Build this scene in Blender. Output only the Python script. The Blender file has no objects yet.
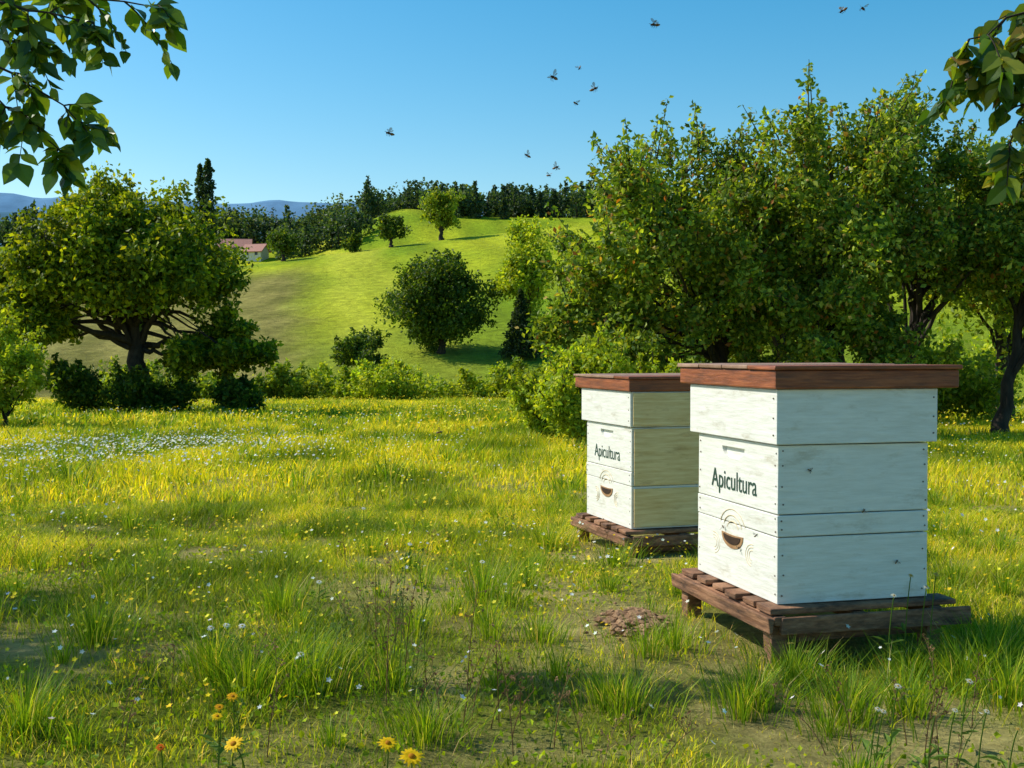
import bpy, bmesh, math
import numpy as np
from mathutils import Vector, Matrix

scene = bpy.context.scene
scene.view_settings.view_transform = 'Standard'
scene.view_settings.look = 'None'
scene.view_settings.exposure = 0
RNG = np.random.default_rng(7)

# ------------------------------------------------------------------ helpers
def link(o, parent=None):
    scene.collection.objects.link(o)
    if parent is not None:
        o.parent = parent
    return o

def empty(name, loc=(0, 0, 0), rotz=0.0):
    e = bpy.data.objects.new(name, None)
    e.empty_display_size = 0.1
    e.location = loc
    e.rotation_euler = (0, 0, rotz)
    return link(e)

def vnoise(x, y, seed=0):
    x = np.asarray(x, float); y = np.asarray(y, float)
    xi = np.floor(x).astype(np.int64); yi = np.floor(y).astype(np.int64)
    xf = x - xi; yf = y - yi
    def h(a, b):
        n = (a * 374761393 + b * 668265263 + seed * 1442695041) & 0xffffffff
        n = ((n ^ (n >> 13)) * 1274126177) & 0xffffffff
        n = n ^ (n >> 16)
        return (n & 0xffff) / 65535.0
    u = xf * xf * (3 - 2 * xf); v = yf * yf * (3 - 2 * yf)
    return (h(xi, yi) * (1 - u) + h(xi + 1, yi) * u) * (1 - v) + (h(xi, yi + 1) * (1 - u) + h(xi + 1, yi + 1) * u) * v

def fbm(x, y, seed=0, octs=3):
    s = 0; a = 0.5; t = 0
    for i in range(octs):
        s = s + a * vnoise(x * 2 ** i, y * 2 ** i, seed + i * 17); t += a; a *= 0.5
    return s / t

def sstep(a, b, x):
    t = np.clip((x - a) / (b - a), 0, 1)
    return t * t * (3 - 2 * t)

def gz(x, y):
    x = np.asarray(x, float); y = np.asarray(y, float)
    m = -0.024 * np.clip(y - 5.5, 0, 49.5) - 0.12 * np.clip(y - 55, 0, 23)
    near = (fbm(x * 0.9, y * 0.9, 3) - 0.5) * 0.09 + (fbm(x * 0.2, y * 0.2, 9) - 0.5) * 0.16 * sstep(7, 20, y)
    R = np.clip(22.5 + 0.125 * x, 4, 25.5)
    t = (y - 78) / 122.0
    w = 0.05
    s = 0.02 * np.log1p(np.exp(np.clip(t / 0.02, -40, 40))) * (t < 0.7) + t * (t >= 0.7)
    s = s - 1.2 * w * np.log1p(np.exp(np.clip((t - 0.95) / w, -40, 200)))
    s = np.maximum(s, 0) * (t < 1.9) + 0.5 * (t >= 1.9)
    hill = (R + 4) * s + (fbm(x * 0.03, y * 0.03, 21) - 0.5) * 1.8 * sstep(85, 130, y)
    z = m + near * (1 - sstep(50, 80, y)) + hill
    P = 29.5 + 8.0 * sstep(-58, -26, x) + 2.2 * np.exp(-((x + 30) / 13.0) ** 2)
    b = sstep(235, 325, y)
    z = z * (1 - b) + P * b
    b2 = sstep(430, 800, y)
    z = z * (1 - b2) + 12 * b2
    return z

def npmesh(name, verts, facegroups, cols=None, mats=(), midx=None, smooth=False):
    verts = np.asarray(verts, dtype=np.float32)
    me = bpy.data.meshes.new(name)
    me.vertices.add(len(verts))
    me.vertices.foreach_set("co", verts.ravel())
    loops = np.concatenate([np.asarray(f, dtype=np.int32).ravel() for f in facegroups])
    cnt = np.concatenate([np.full(len(f), np.asarray(f).shape[1], dtype=np.int32) for f in facegroups])
    starts = np.concatenate([[0], np.cumsum(cnt)[:-1]]).astype(np.int32)
    me.loops.add(len(loops))
    me.loops.foreach_set("vertex_index", loops)
    me.polygons.add(len(cnt))
    me.polygons.foreach_set("loop_start", starts)
    if midx is not None:
        me.polygons.foreach_set("material_index", np.asarray(midx, dtype=np.int32))
    me.polygons.foreach_set("use_smooth", np.full(len(cnt), smooth, dtype=bool))
    me.update(calc_edges=True)
    if cols is not None:
        a = me.attributes.new("Col", 'FLOAT_COLOR', 'POINT')
        c = np.ones((len(verts), 4), dtype=np.float32); c[:, :3] = cols
        a.data.foreach_set("color", c.ravel())
    for m in mats:
        me.materials.append(m)
    me.validate()
    return bpy.data.objects.new(name, me)

# ------------------------------------------------------------------ materials
def newmat(name):
    m = bpy.data.materials.new(name); m.use_nodes = True
    nt = m.node_tree; nt.nodes.clear()
    out = nt.nodes.new('ShaderNodeOutputMaterial')
    return m, nt, out

def N(nt, t, **kw):
    n = nt.nodes.new(t)
    for k, v in kw.items():
        if k in n.inputs.keys():
            n.inputs[k].default_value = v
        else:
            setattr(n, k, v)
    return n

def leaf_material(name, transl=0.4, tint=(1.35, 1.25, 0.6), rough=0.5, spec=0.3):
    m, nt, out = newmat(name)
    at = N(nt, 'ShaderNodeAttribute', attribute_name='Col')
    p = N(nt, 'ShaderNodeBsdfPrincipled'); p.inputs['Roughness'].default_value = rough
    p.inputs['Specular IOR Level'].default_value = spec
    nt.links.new(at.outputs['Color'], p.inputs['Base Color'])
    mul = N(nt, 'ShaderNodeMix', data_type='RGBA', blend_type='MULTIPLY'); mul.inputs[0].default_value = 1
    nt.links.new(at.outputs['Color'], mul.inputs[6]); mul.inputs[7].default_value = (*tint, 1)
    tr = N(nt, 'ShaderNodeBsdfTranslucent')
    nt.links.new(mul.outputs[2], tr.inputs['Color'])
    mx = N(nt, 'ShaderNodeMixShader'); mx.inputs[0].default_value = transl
    nt.links.new(p.outputs[0], mx.inputs[1]); nt.links.new(tr.outputs[0], mx.inputs[2])
    nt.links.new(mx.outputs[0], out.inputs[0])
    return m

def surf(name, c1, c2, scale=5, stretch=(1, 1, 1), rough=0.7, bump=0.3, c3=None, s3=2.0, t3=(0.55, 0.7), detail=8, bdist=0.01, coord='Object', spec=0.3):
    m, nt, out = newmat(name)
    tc = N(nt, 'ShaderNodeTexCoord'); mp = N(nt, 'ShaderNodeMapping'); mp.inputs['Scale'].default_value = stretch
    nt.links.new(tc.outputs[coord], mp.inputs[0])
    no = N(nt, 'ShaderNodeTexNoise'); no.inputs['Scale'].default_value = scale; no.inputs['Detail'].default_value = detail
    no.inputs['Roughness'].default_value = 0.65
    nt.links.new(mp.outputs[0], no.inputs[0])
    cr = N(nt, 'ShaderNodeValToRGB')
    cr.color_ramp.elements[0].position = 0.3; cr.color_ramp.elements[0].color = (*c1, 1)
    cr.color_ramp.elements[1].position = 0.7; cr.color_ramp.elements[1].color = (*c2, 1)
    nt.links.new(no.outputs['Fac'], cr.inputs[0])
    col = cr.outputs[0]
    if c3 is not None:
        mp3 = N(nt, 'ShaderNodeMapping'); mp3.inputs['Scale'].default_value = tuple(1 + 0.25 * (k - 1) for k in stretch)
        nt.links.new(tc.outputs[coord], mp3.inputs[0])
        n3 = N(nt, 'ShaderNodeTexNoise'); n3.inputs['Scale'].default_value = s3; n3.inputs['Detail'].default_value = 10
        n3.inputs['Roughness'].default_value = 0.7
        nt.links.new(mp3.outputs[0], n3.inputs[0])
        r3 = N(nt, 'ShaderNodeValToRGB'); r3.color_ramp.elements[0].position = t3[0]; r3.color_ramp.elements[1].position = t3[1]
        nt.links.new(n3.outputs['Fac'], r3.inputs[0])
        mx = N(nt, 'ShaderNodeMix', data_type='RGBA')
        nt.links.new(r3.outputs[0], mx.inputs[0]); nt.links.new(col, mx.inputs[6]); mx.inputs[7].default_value = (*c3, 1)
        col = mx.outputs[2]
    p = N(nt, 'ShaderNodeBsdfPrincipled'); p.inputs['Roughness'].default_value = rough
    p.inputs['Specular IOR Level'].default_value = spec
    nt.links.new(col, p.inputs['Base Color'])
    b = N(nt, 'ShaderNodeBump'); b.inputs['Strength'].default_value = bump; b.inputs['Distance'].default_value = bdist
    nt.links.new(no.outputs['Fac'], b.inputs['Height']); nt.links.new(b.outputs[0], p.inputs['Normal'])
    nt.links.new(p.outputs[0], out.inputs[0])
    return m

M_grass = leaf_material('grass_blades', 0.45, (1.45, 1.3, 0.35), 0.55, 0.12)
M_leaf = leaf_material('foliage', 0.42, (1.8, 1.65, 0.4), 0.5, 0.2)
M_leafnear = leaf_material('foliage_near', 0.42, (2.2, 2.1, 0.5), 0.35, 0.4)
M_petal = leaf_material('petals', 0.3, (1, 1, 1), 0.6, 0.1)
M_bark = surf('bark', (0.018, 0.013, 0.009), (0.07, 0.052, 0.036), 9, (1, 1, 0.25), 0.9, 0.9, bdist=0.03)
M_white = surf('white_paint', (0.70, 0.68, 0.60), (0.87, 0.86, 0.80), 7, (1, 1, 9), 0.5, 0.4, c3=(0.40, 0.33, 0.20), s3=4.0, t3=(0.55, 0.80), bdist=0.006)
M_cream = surf('cream_wood', (0.70, 0.45, 0.17), (0.95, 0.74, 0.38), 3.5, (1.2, 1.2, 14), 0.6, 0.3, c3=(0.42, 0.20, 0.06), s3=5, t3=(0.56, 0.8), bdist=0.005)
M_lid = surf('lid_wood', (0.18, 0.045, 0.020), (0.44, 0.14, 0.055), 5, (1.5, 1.5, 22), 0.5, 0.5, c3=(0.10, 0.045, 0.03), s3=5, t3=(0.45, 0.75), bdist=0.005)
M_lidtop = surf('lid_top_wood', (0.20, 0.10, 0.06), (0.45, 0.29, 0.20), 5, (12, 1.5, 1.5), 0.6, 0.3, bdist=0.004)
M_stand = surf('stand_wood', (0.16, 0.065, 0.03), (0.46, 0.24, 0.13), 4, (3, 1.2, 16), 0.8, 0.7, c3=(0.05, 0.028, 0.02), s3=6, t3=(0.42, 0.70), bdist=0.01)
M_dark = surf('dark_opening', (0.03, 0.015, 0.01), (0.06, 0.03, 0.015), 10)
M_rim = surf('rim_wood', (0.30, 0.16, 0.07), (0.44, 0.26, 0.13), 10)
M_orn = surf('ornament_stain', (0.62, 0.50, 0.30), (0.74, 0.64, 0.45), 18)
M_text = surf('green_lettering', (0.015, 0.045, 0.03), (0.05, 0.11, 0.07), 60)
M_nail = surf('nail_metal', (0.10, 0.08, 0.06), (0.2, 0.15, 0.1), 30)
M_soil = surf('soil', (0.18, 0.09, 0.045), (0.46, 0.28, 0.15), 22, rough=1, bump=1.0, bdist=0.02)

# ------------------------------------------------------------------ world + sun
SUN_EL = math.radians(43)
sdir = Vector((-0.95, 0.31, 0)).normalized() * math.cos(SUN_EL) + Vector((0, 0, math.sin(SUN_EL)))
w = bpy.data.worlds.new("World"); scene.world = w; w.use_nodes = True
nt = w.node_tree; nt.nodes.clear()
sky = nt.nodes.new('ShaderNodeTexSky'); sky.sky_type = 'NISHITA'; sky.sun_disc = False
sky.sun_elevation = SUN_EL; sky.sun_rotation = math.atan2(sdir.x, sdir.y) % (2 * math.pi)
sky.altitude = 0; sky.air_density = 1.0; sky.dust_density = 0.8; sky.ozone_density = 1.1
hs = nt.nodes.new('ShaderNodeHueSaturation'); hs.inputs['Saturation'].default_value = 1.55; hs.inputs['Hue'].default_value = 0.484; hs.inputs['Value'].default_value = 1.15
bg = nt.nodes.new('ShaderNodeBackground'); bg.inputs[1].default_value = 0.137
wo = nt.nodes.new('ShaderNodeOutputWorld')
nt.links.new(sky.outputs[0], hs.inputs['Color']); nt.links.new(hs.outputs[0], bg.inputs[0]); nt.links.new(bg.outputs[0], wo.inputs[0])
sl = bpy.data.lights.new('sun', 'SUN'); sl.energy = 5.0; sl.angle = math.radians(0.5); sl.color = (1.0, 0.96, 0.84)
so = bpy.data.objects.new('sun', sl); link(so)
so.rotation_euler = sdir.to_track_quat('Z', 'Y').to_euler(); so.location = (-20, 10, 30)

# ------------------------------------------------------------------ camera
cd = bpy.data.cameras.new('camera'); cd.lens = 42; cd.sensor_width = 36; cd.clip_start = 0.05; cd.clip_end = 12000
cam = bpy.data.objects.new('camera', cd); link(cam)
cam.location = (0, 0, 1.1); cam.rotation_euler = (math.radians(90 - 1.53), 0, 0)
scene.camera = cam

# ------------------------------------------------------------------ terrain
def ys_build():
    y = [-40, -25, -15, -8, -4, -1]
    v = 0.5
    while v < 7000:
        y.append(v); v += max(0.10, 0.022 * v)
    return np.array(y)
ys = ys_build()
xp = [0.0]
while xp[-1] < 6000:
    xp.append(xp[-1] + max(0.12, 0.03 * xp[-1]))
xp = np.array(xp); xs = np.concatenate([-xp[:0:-1], xp])
XX, YY = np.meshgrid(xs, ys)
ZZ = gz(XX, YY)
nx, ny = len(xs), len(ys)
tv = np.stack([XX.ravel(), YY.ravel(), ZZ.ravel()], 1)
idx = np.arange(nx * ny).reshape(ny, nx)
tf = np.stack([idx[:-1, :-1].ravel(), idx[:-1, 1:].ravel(), idx[1:, 1:].ravel(), idx[1:, :-1].ravel()], 1)

def bare_mask(x, y):
    n = fbm(x * 1.3, y * 0.9, 40, 3)
    n2 = fbm(x * 4.0, y * 3.0, 44, 2)
    m = sstep(0.50, 0.68, n) * .75 + sstep(.52, .78, n2) * .55
    g = np.exp(-(((x - 0.30) / 0.8) ** 2 + ((y - 5.2) / 1.3) ** 2)) * 0.6
    g3 = np.exp(-(((x - 0.49) / 0.24) ** 2 + ((y - 4.74) / 0.36) ** 2)) * 1.2
    return np.clip(m + g * sstep(0.3, 0.6, n + 0.12) + g3, 0, 1)

x = XX.ravel(); y = YY.ravel()
def mixc(a, b, t): return np.asarray(a)[None, :] * (1 - t[:, None]) + np.asarray(b)[None, :] * t[:, None]
def mixcc(a, b, t): return a * (1 - t[:, None]) + np.asarray(b)[None, :] * t[:, None]
col = mixc((0.22, 0.26, 0.025), (0.60, 0.50, 0.18), bare_mask(x, y))
far = mixc((0.30, 0.37, 0.02), (0.56, 0.54, 0.04), fbm(x * 0.25, y * 0.12, 60))
t = sstep(7, 18, y); col = col * (1 - t[:, None]) + far * t[:, None]
hill = mixc((0.22, 0.33, 0.014), (0.48, 0.52, 0.022), sstep(.25, .75, fbm(x * 0.06, y * 0.05, 70)))
q_ = x + 0.16 * y + 1.5 + 4 * (fbm(x * 0.1, y * 0.1, 80) - 0.5)
stripe = 0.5 + 0.5 * np.sin((x * 0.93 + y * 0.20) * 0.75)
hill = hill * (0.82 + 0.22 * stripe[:, None])
strip = np.exp(-((q_ - 5) / 2.6) ** 2) + .7 * np.exp(-((q_ - 17 + .05 * y) / 2.0) ** 2)
hill = mixcc(hill, (0.58, 0.58, 0.05), np.clip(strip * .7, 0, 1))
t = sstep(62, 80, y); col = col * (1 - t[:, None]) + hill * t[:, None]
ol = sstep(3, -3, q_) * sstep(172, 150, y - 0.35 * (x + 30)) * sstep(70, 85, y)
oc = mixc((0.20, 0.185, 0.04), (0.35, 0.30, 0.08), sstep(.25, .75, fbm(x * 0.35, y * 0.2, 81)))
col = col * (1 - ol[:, None]) + oc * ol[:, None]
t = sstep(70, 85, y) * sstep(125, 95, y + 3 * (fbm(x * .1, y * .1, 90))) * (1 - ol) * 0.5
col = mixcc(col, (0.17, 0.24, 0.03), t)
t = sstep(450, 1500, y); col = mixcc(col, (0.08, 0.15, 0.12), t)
mt, nt, out = newmat('meadow_ground')
at = N(nt, 'ShaderNodeAttribute', attribute_name='Col')
geo = N(nt, 'ShaderNodeNewGeometry')
def noise(scale, detail=8, rough=0.7):
    n = N(nt, 'ShaderNodeTexNoise'); n.inputs['Scale'].default_value = scale; n.inputs['Detail'].default_value = detail; n.inputs['Roughness'].default_value = rough
    nt.links.new(geo.outputs['Position'], n.inputs[0]); return n
n1 = noise(22, 10); n2 = noise(0.9, 12, 0.75)
mr1 = N(nt, 'ShaderNodeMapRange'); mr1.inputs[1].default_value = 0.3; mr1.inputs[2].default_value = 0.7; mr1.inputs[3].default_value = 0.6; mr1.inputs[4].default_value = 1.3
mr2 = N(nt, 'ShaderNodeMapRange'); mr2.inputs[1].default_value = 0.3; mr2.inputs[2].default_value = 0.7; mr2.inputs[3].default_value = 0.5; mr2.inputs[4].default_value = 1.4
nt.links.new(n1.outputs[0], mr1.inputs[0]); nt.links.new(n2.outputs[0], mr2.inputs[0])
mm = N(nt, 'ShaderNodeMath', operation='MULTIPLY'); nt.links.new(mr1.outputs[0], mm.inputs[0]); nt.links.new(mr2.outputs[0], mm.inputs[1])
vm = N(nt, 'ShaderNodeVectorMath', operation='SCALE'); nt.links.new(at.outputs['Color'], vm.inputs[0]); nt.links.new(mm.outputs[0], vm.inputs['Scale'])
p = N(nt, 'ShaderNodeBsdfPrincipled'); p.inputs['Roughness'].default_value = 0.95; p.inputs['Specular IOR Level'].default_value = 0.05
nt.links.new(vm.outputs[0], p.inputs['Base Color'])
bp = N(nt, 'ShaderNodeBump'); bp.inputs['Strength'].default_value = 0.7; bp.inputs['Distance'].default_value = 0.03
nt.links.new(n1.outputs[0], bp.inputs['Height'])
bp2 = N(nt, 'ShaderNodeBump'); bp2.inputs['Strength'].default_value = 0.8; bp2.inputs['Distance'].default_value = 0.6
nt.links.new(n2.outputs[0], bp2.inputs['Height']); nt.links.new(bp.outputs[0], bp2.inputs['Normal'])
nt.links.new(bp2.outputs[0], p.inputs['Normal']); nt.links.new(p.outputs[0], out.inputs[0])
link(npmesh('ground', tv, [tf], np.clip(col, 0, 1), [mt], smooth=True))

def mountain(name, y0, zpk, seed, c, wid=3500):
    gx = np.linspace(-wid, wid, 260); gy = np.linspace(0, 900, 14)
    A, B = np.meshgrid(gx, gy)
    prof = np.sin(np.clip(B / 900, 0, 1) * math.pi)
    h = zpk * (0.9 + 0.22 * (fbm(A * 0.003, B * 0.001, seed, 4) - 0.5)) * prof ** 0.7 - 0.035 * np.clip(A + 1200, -1500, 1800) * prof
    v = np.stack([A.ravel(), y0 + B.ravel(), h.ravel()], 1)
    i = np.arange(A.size).reshape(A.shape)
    f = np.stack([i[:-1, :-1].ravel(), i[:-1, 1:].ravel(), i[1:, 1:].ravel(), i[1:, :-1].ravel()], 1)
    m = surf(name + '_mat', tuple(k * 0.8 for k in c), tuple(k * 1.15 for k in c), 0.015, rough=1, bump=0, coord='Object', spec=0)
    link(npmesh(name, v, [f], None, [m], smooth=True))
mountain('mountain_range', 3000, 500, 3, (0.14, 0.27, 0.42))  # blue aerial haze is painted into the base colour, no haze volume
mountain('mountain_range', 1900, 315, 11, (0.08, 0.17, 0.24))  # nearer ridge, its bluish base colour also carries painted haze

# ------------------------------------------------------------------ foliage generators
def unit(rng, n):
    v = rng.normal(size=(n, 3)); return v / np.linalg.norm(v, axis=1)[:, None]

def pick_cols(rng, n, cols, jit=0.25):
    ws = np.array([c[1] for c in cols], float); ws /= ws.sum()
    k = rng.choice(len(cols), n, p=ws)
    base = np.array([c[0] for c in cols])[k]
    return np.clip(base * (1 + rng.uniform(-jit, jit, (n, 1))) * (1 + rng.uniform(-0.08, 0.08, (n, 3))), 0, 1)

def quad_leaves(rng, pts, size, cols, wr=0.55, droop=0.25):
    n = len(pts)
    a = unit(rng, n); a[:, 2] -= droop; a /= np.linalg.norm(a, axis=1)[:, None]
    r = unit(rng, n); b = np.cross(a, r); b /= np.linalg.norm(b, axis=1)[:, None]
    nn = np.cross(a, b)
    L = size * rng.uniform(0.65, 1.3, (n, 1)); W = L * wr * 0.5
    v = np.stack([pts, pts + a * L * .45 + b * W + nn * W * .3, pts + a * L, pts + a * L * .45 - b * W + nn * W * .3], 1).reshape(-1, 3)
    f = np.arange(n * 4).reshape(n, 4)
    return v, f, np.repeat(cols, 4, axis=0)

def crown_points(rng, c, rad, nclump, nleaf, nsub=8, cr=(0.28, 0.42), low=0.7, shell=(0.35, 0.82), spread=.5):
    c = np.array(c); rad = np.array(rad)
    d = unit(rng, nclump); d[:, 2] = np.where(d[:, 2] < 0, d[:, 2] * low, d[:, 2])
    cl = c + d * rad * rng.uniform(shell[0], shell[1], (nclump, 1))
    crd = np.mean(rad) * rng.uniform(cr[0], cr[1], nclump)
    subs = []; sr = []
    for i in range(nclump):
        u = unit(rng, nsub)
        subs.append(cl[i] + u * crd[i] * rng.uniform(0.35, 1.15, (nsub, 1)) * np.array([1, 1, .85])); sr += list(crd[i] * spread * rng.uniform(.6, 1.3, nsub))
    subs = np.concatenate(subs); sr = np.array(sr)
    k = rng.integers(0, len(subs), nleaf)
    ax = subs - c; ax /= np.linalg.norm(ax, axis=1)[:, None] + 1e-6; ax = ax + np.array([0, 0, .5]) + rng.normal(size=ax.shape) * .4
    ax /= np.linalg.norm(ax, axis=1)[:, None]
    along = rng.uniform(-1.6, 1.5, size=(nleaf, 1))
    taper = .62 - .28 * (along + 1.6) / 3.1
    pts = subs[k] + np.clip(rng.normal(size=(nleaf, 3)), -1.7, 1.7) * sr[k][:, None] * taper + ax[k] * along * sr[k][:, None] * .75
    return pts, cl, crd, subs

def tube(path, radii, sides=7):
    path = np.asarray(path, float); n = len(path)
    V = []
    tan = np.gradient(path, axis=0); tan /= np.linalg.norm(tan, axis=1)[:, None] + 1e-9
    ref = np.array([0.31, 0.95, 0.1])
    for i in range(n):
        s = np.cross(tan[i], ref); s /= np.linalg.norm(s) + 1e-9; u = np.cross(s, tan[i])
        for k in range(sides):
            an = 2 * math.pi * k / sides
            V.append(path[i] + radii[i] * (math.cos(an) * s + math.sin(an) * u))
    F = []
    for i in range(n - 1):
        for k in range(sides):
            k2 = (k + 1) % sides
            F.append((i * sides + k, i * sides + k2, (i + 1) * sides + k2, (i + 1) * sides + k))
    return np.array(V), np.array(F)

class Acc:
    def __init__(s): s.v = []; s.f = []; s.n = 0; s.c = []
    def add(s, v, f, c=None):
        s.v.append(v); s.f.append(np.asarray(f) + s.n); s.n += len(v)
        if c is not None: s.c.append(c)
    def obj(s, name, mats, smooth=False):
        groups = {}
        for f in s.f: groups.setdefault(f.shape[1], []).append(f)
        fg = [np.concatenate(g) for g in groups.values()]
        return npmesh(name, np.concatenate(s.v), fg, np.concatenate(s.c) if s.c else None, mats, smooth=smooth)

def bez(p0, p1, p2, n=9, wob=0.0, rng=None):
    t = np.linspace(0, 1, n)[:, None]
    p = (1 - t) ** 2 * np.array(p0) + 2 * t * (1 - t) * np.array(p1) + t * t * np.array(p2)
    if wob and rng is not None:
        k = rng.normal(size=(n, 3)) * wob; k[0] = 0; k[-1] = 0; p = p + k
    return p

def tree(name, bx, by, cc, rad, nclump, nleaf, lsize, cols, tr=0.15, seed=1, fork=0.35, extra=None, leafmat=None, nsub=8, low=0.7, cr=(0.28, 0.42), shell=(0.35, 0.82), wr=0.6, spread=.5, shoots=0, slen=.5):
    rng = np.random.default_rng(seed)
    bz = float(gz(bx, by)) - 0.05
    root = empty(name, (bx, by, bz)); o = np.array([bx, by, bz])
    pts, cl, crd, subs = crown_points(rng, cc, rad, nclump, nleaf, nsub, cr, low, shell, spread)
    if extra is not None:
        for (ec, er, en, el) in extra:
            p2, c2, r2, s2 = crown_points(rng, ec, er, en, el, nsub, cr, low, shell, spread)
            pts = np.concatenate([pts, p2]); cl = np.concatenate([cl, c2]); subs = np.concatenate([subs, s2]); crd = np.concatenate([crd, r2])
    acc = Acc()
    if shoots:
        w_ = subs[:, 2] + rng.normal(size=len(subs)) * rad[2] * .5 + 0.4 * np.abs(subs[:, 0] - cc[0])
        out_ = subs[np.argsort(-w_)[:shoots]]
        for s in out_:
            d = (s - np.array(cc)) / np.array(rad); d /= np.linalg.norm(d) + 1e-6; d = d * .6 + np.array([0, 0, .9]) + rng.normal(size=3) * .3; d /= np.linalg.norm(d)
            L = slen * rng.uniform(.6, 1.3); n_ = 52
            tt_ = rng.uniform(-.1, 1, (n_, 1))
            pts = np.concatenate([pts, s + d * L * tt_ + np.clip(rng.normal(size=(n_, 3)), -1.5, 1.5) * .17 * slen * (1.15 - tt_)])
            acc.add(*tube([s, s + d * L * .5, s + d * L], [.012, .008, .004], 4))
    zlim = gz(pts[:, 0], pts[:, 1]) + 0.05
    pts[:, 2] = np.maximum(pts[:, 2], zlim + rng.uniform(0, 0.3, len(pts)))
    top = np.array([cc[0], cc[1], cc[2] + rad[2] * 0.35])
    tp = bez(o, (bx + 0.15 * (cc[0] - bx), by, bz + 0.6 * (cc[2] - bz)), top, 14, tr * 0.25, rng)
    tt = np.linspace(0, 1, 14)
    trr = tr * (1 - 0.85 * tt); trr[0] *= 1.5; trr[1] *= 1.15
    acc.add(*tube(tp, trr, 9))
    for i in range(len(cl)):
        q = int(np.clip(round(13 * rng.uniform(fork, 0.8)), 2, 12))
        s = tp[q]; e = cl[i]
        mid = (s + e) / 2 + np.array([0, 0, 0.12 * np.linalg.norm(e - s)]) + rng.normal(size=3) * 0.06 * np.linalg.norm(e - s)
        r0 = trr[q] * rng.uniform(0.3, 0.55)
        acc.add(*tube(bez(s, mid, e, 9, r0 * 0.5, rng), np.linspace(r0, r0 * 0.22, 9), 6))
        my = subs[np.argsort(np.linalg.norm(subs - e, axis=1))[:5]]
        for u in my:
            mid = (e + u) / 2 + rng.normal(size=3) * 0.1 * np.linalg.norm(u - e)
            acc.add(*tube(bez(e, mid, u, 4), np.linspace(r0 * 0.25, r0 * 0.06, 4), 4))
    acc.v = [v - o for v in acc.v]
    link(acc.obj('trunk_and_limbs', [M_bark], True), root)
    cv = pick_cols(rng, len(pts), cols)
    sc_ = 1.3 / max(rad[0] * .35, .2)
    nv = fbm(pts[:, 0] * sc_, pts[:, 2] * sc_ + pts[:, 1] * sc_ * .6, seed)
    cv = np.clip(cv * (.62 + .78 * nv)[:, None], 0, 1)
    v, f, c = quad_leaves(rng, pts - o, lsize, cv, wr)
    link(npmesh('foliage', v, [f], c, [leafmat or M_leaf]), root)
    return root

DARK = [((0.05, 0.095, 0.013), 5), ((0.09, 0.15, 0.016), 3), ((0.20, 0.24, 0.022), 1)]
OAK = [((0.09, 0.14, 0.010), 5), ((0.19, 0.25, 0.013), 3.5), ((0.38, 0.40, 0.02), 2.2)]
APPLE = [((0.09, 0.16, 0.02), 5), ((0.19, 0.27, 0.03), 4), ((0.36, 0.42, 0.055), 3), ((0.42, 0.28, 0.07), 0.6), ((0.34, 0.13, 0.035), 0.2)]
LIGHT = [((0.22, 0.30, 0.02), 4), ((0.34, 0.42, 0.03), 4), ((0.48, 0.51, 0.05), 2)]
MID = [((0.14, 0.21, 0.02), 4), ((0.25, 0.32, 0.03), 3), ((0.36, 0.39, 0.04), 1)]
g = lambda a, b: float(gz(a, b))

# big oak, left
tree('oak_tree', -10.9, 35, (-11.3, 35, 3.55), (3.9, 3.3, 2.3), 40, 48000, 0.17, OAK, 0.34, 17, 0.35,
     extra=[((-13.6, 34.5, 1.9), (1.5, 1.9, 1.5), 10, 10000), ((-8.6, 34.6, 1.2), (1.6, 1.9, 1.3), 12, 13000), ((-11.6, 35.0, 4.9), (2.2, 2.0, 0.9), 8, 8000), ((-14.4, 35.0, 3.3), (.9, 1.5, 1.4), 7, 6000)],
     low=0.4, nsub=10, cr=(0.2, 0.32), shell=(0.5, 0.86), spread=.5, shoots=30, slen=.45)
# orchard trees, right
kw = dict(nsub=10, cr=(0.2, 0.3), spread=.55)
tree('apple_tree', 3.75, 20.5, (2.75, 20, 2.9), (1.95, 1.7, 2.35), 34, 26000, 0.105, APPLE, 0.13, 21, 0.25,
     extra=[((1.6, 19.6, 1.4), (1.1, 1.2, 1.3), 10, 8000), ((3.9, 20.2, 1.7), (1.1, 1.2, 1.1), 8, 6000)],
     shell=(0.35, 0.95), low=0.95, shoots=80, slen=.8, **kw)
tree('apple_tree', 5.6, 20.5, (5.3, 20, 3.3), (1.8, 1.6, 2.45), 34, 27000, 0.105, APPLE, 0.13, 27, 0.25,
     extra=[((5.4, 19.3, 1.6), (1.6, 1.2, 1.0), 9, 8000)],
     shell=(0.35, 0.95), low=0.95, shoots=85, slen=.85, **kw)
tree('apple_tree', 6.95, 21, (7.35, 21, 3.3), (1.6, 1.6, 2.1), 28, 23000, 0.105, APPLE, 0.16, 23, 0.3,
     shell=(0.35, 0.95), low=0.6, shoots=55, slen=.7, **kw)
tree('apple_tree', 8.4, 20.5, (9.3, 20.5, 3.0), (1.7, 1.6, 2.1), 24, 20000, 0.105, APPLE, 0.13, 24, 0.25, shell=(.35, .95), low=0.7, shoots=30, **kw)
tree('apple_tree', 6.2, 27, (5.8, 27, 3.2), (3.2, 2.0, 2.4), 22, 18000, 0.16, MID, 0.2, 25, 0.25)
tree('apple_tree', 11.5, 28, (11.5, 28, 3.6), (3.0, 2.2, 2.6), 20, 16000, 0.16, MID, 0.2, 26, 0.25)

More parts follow.
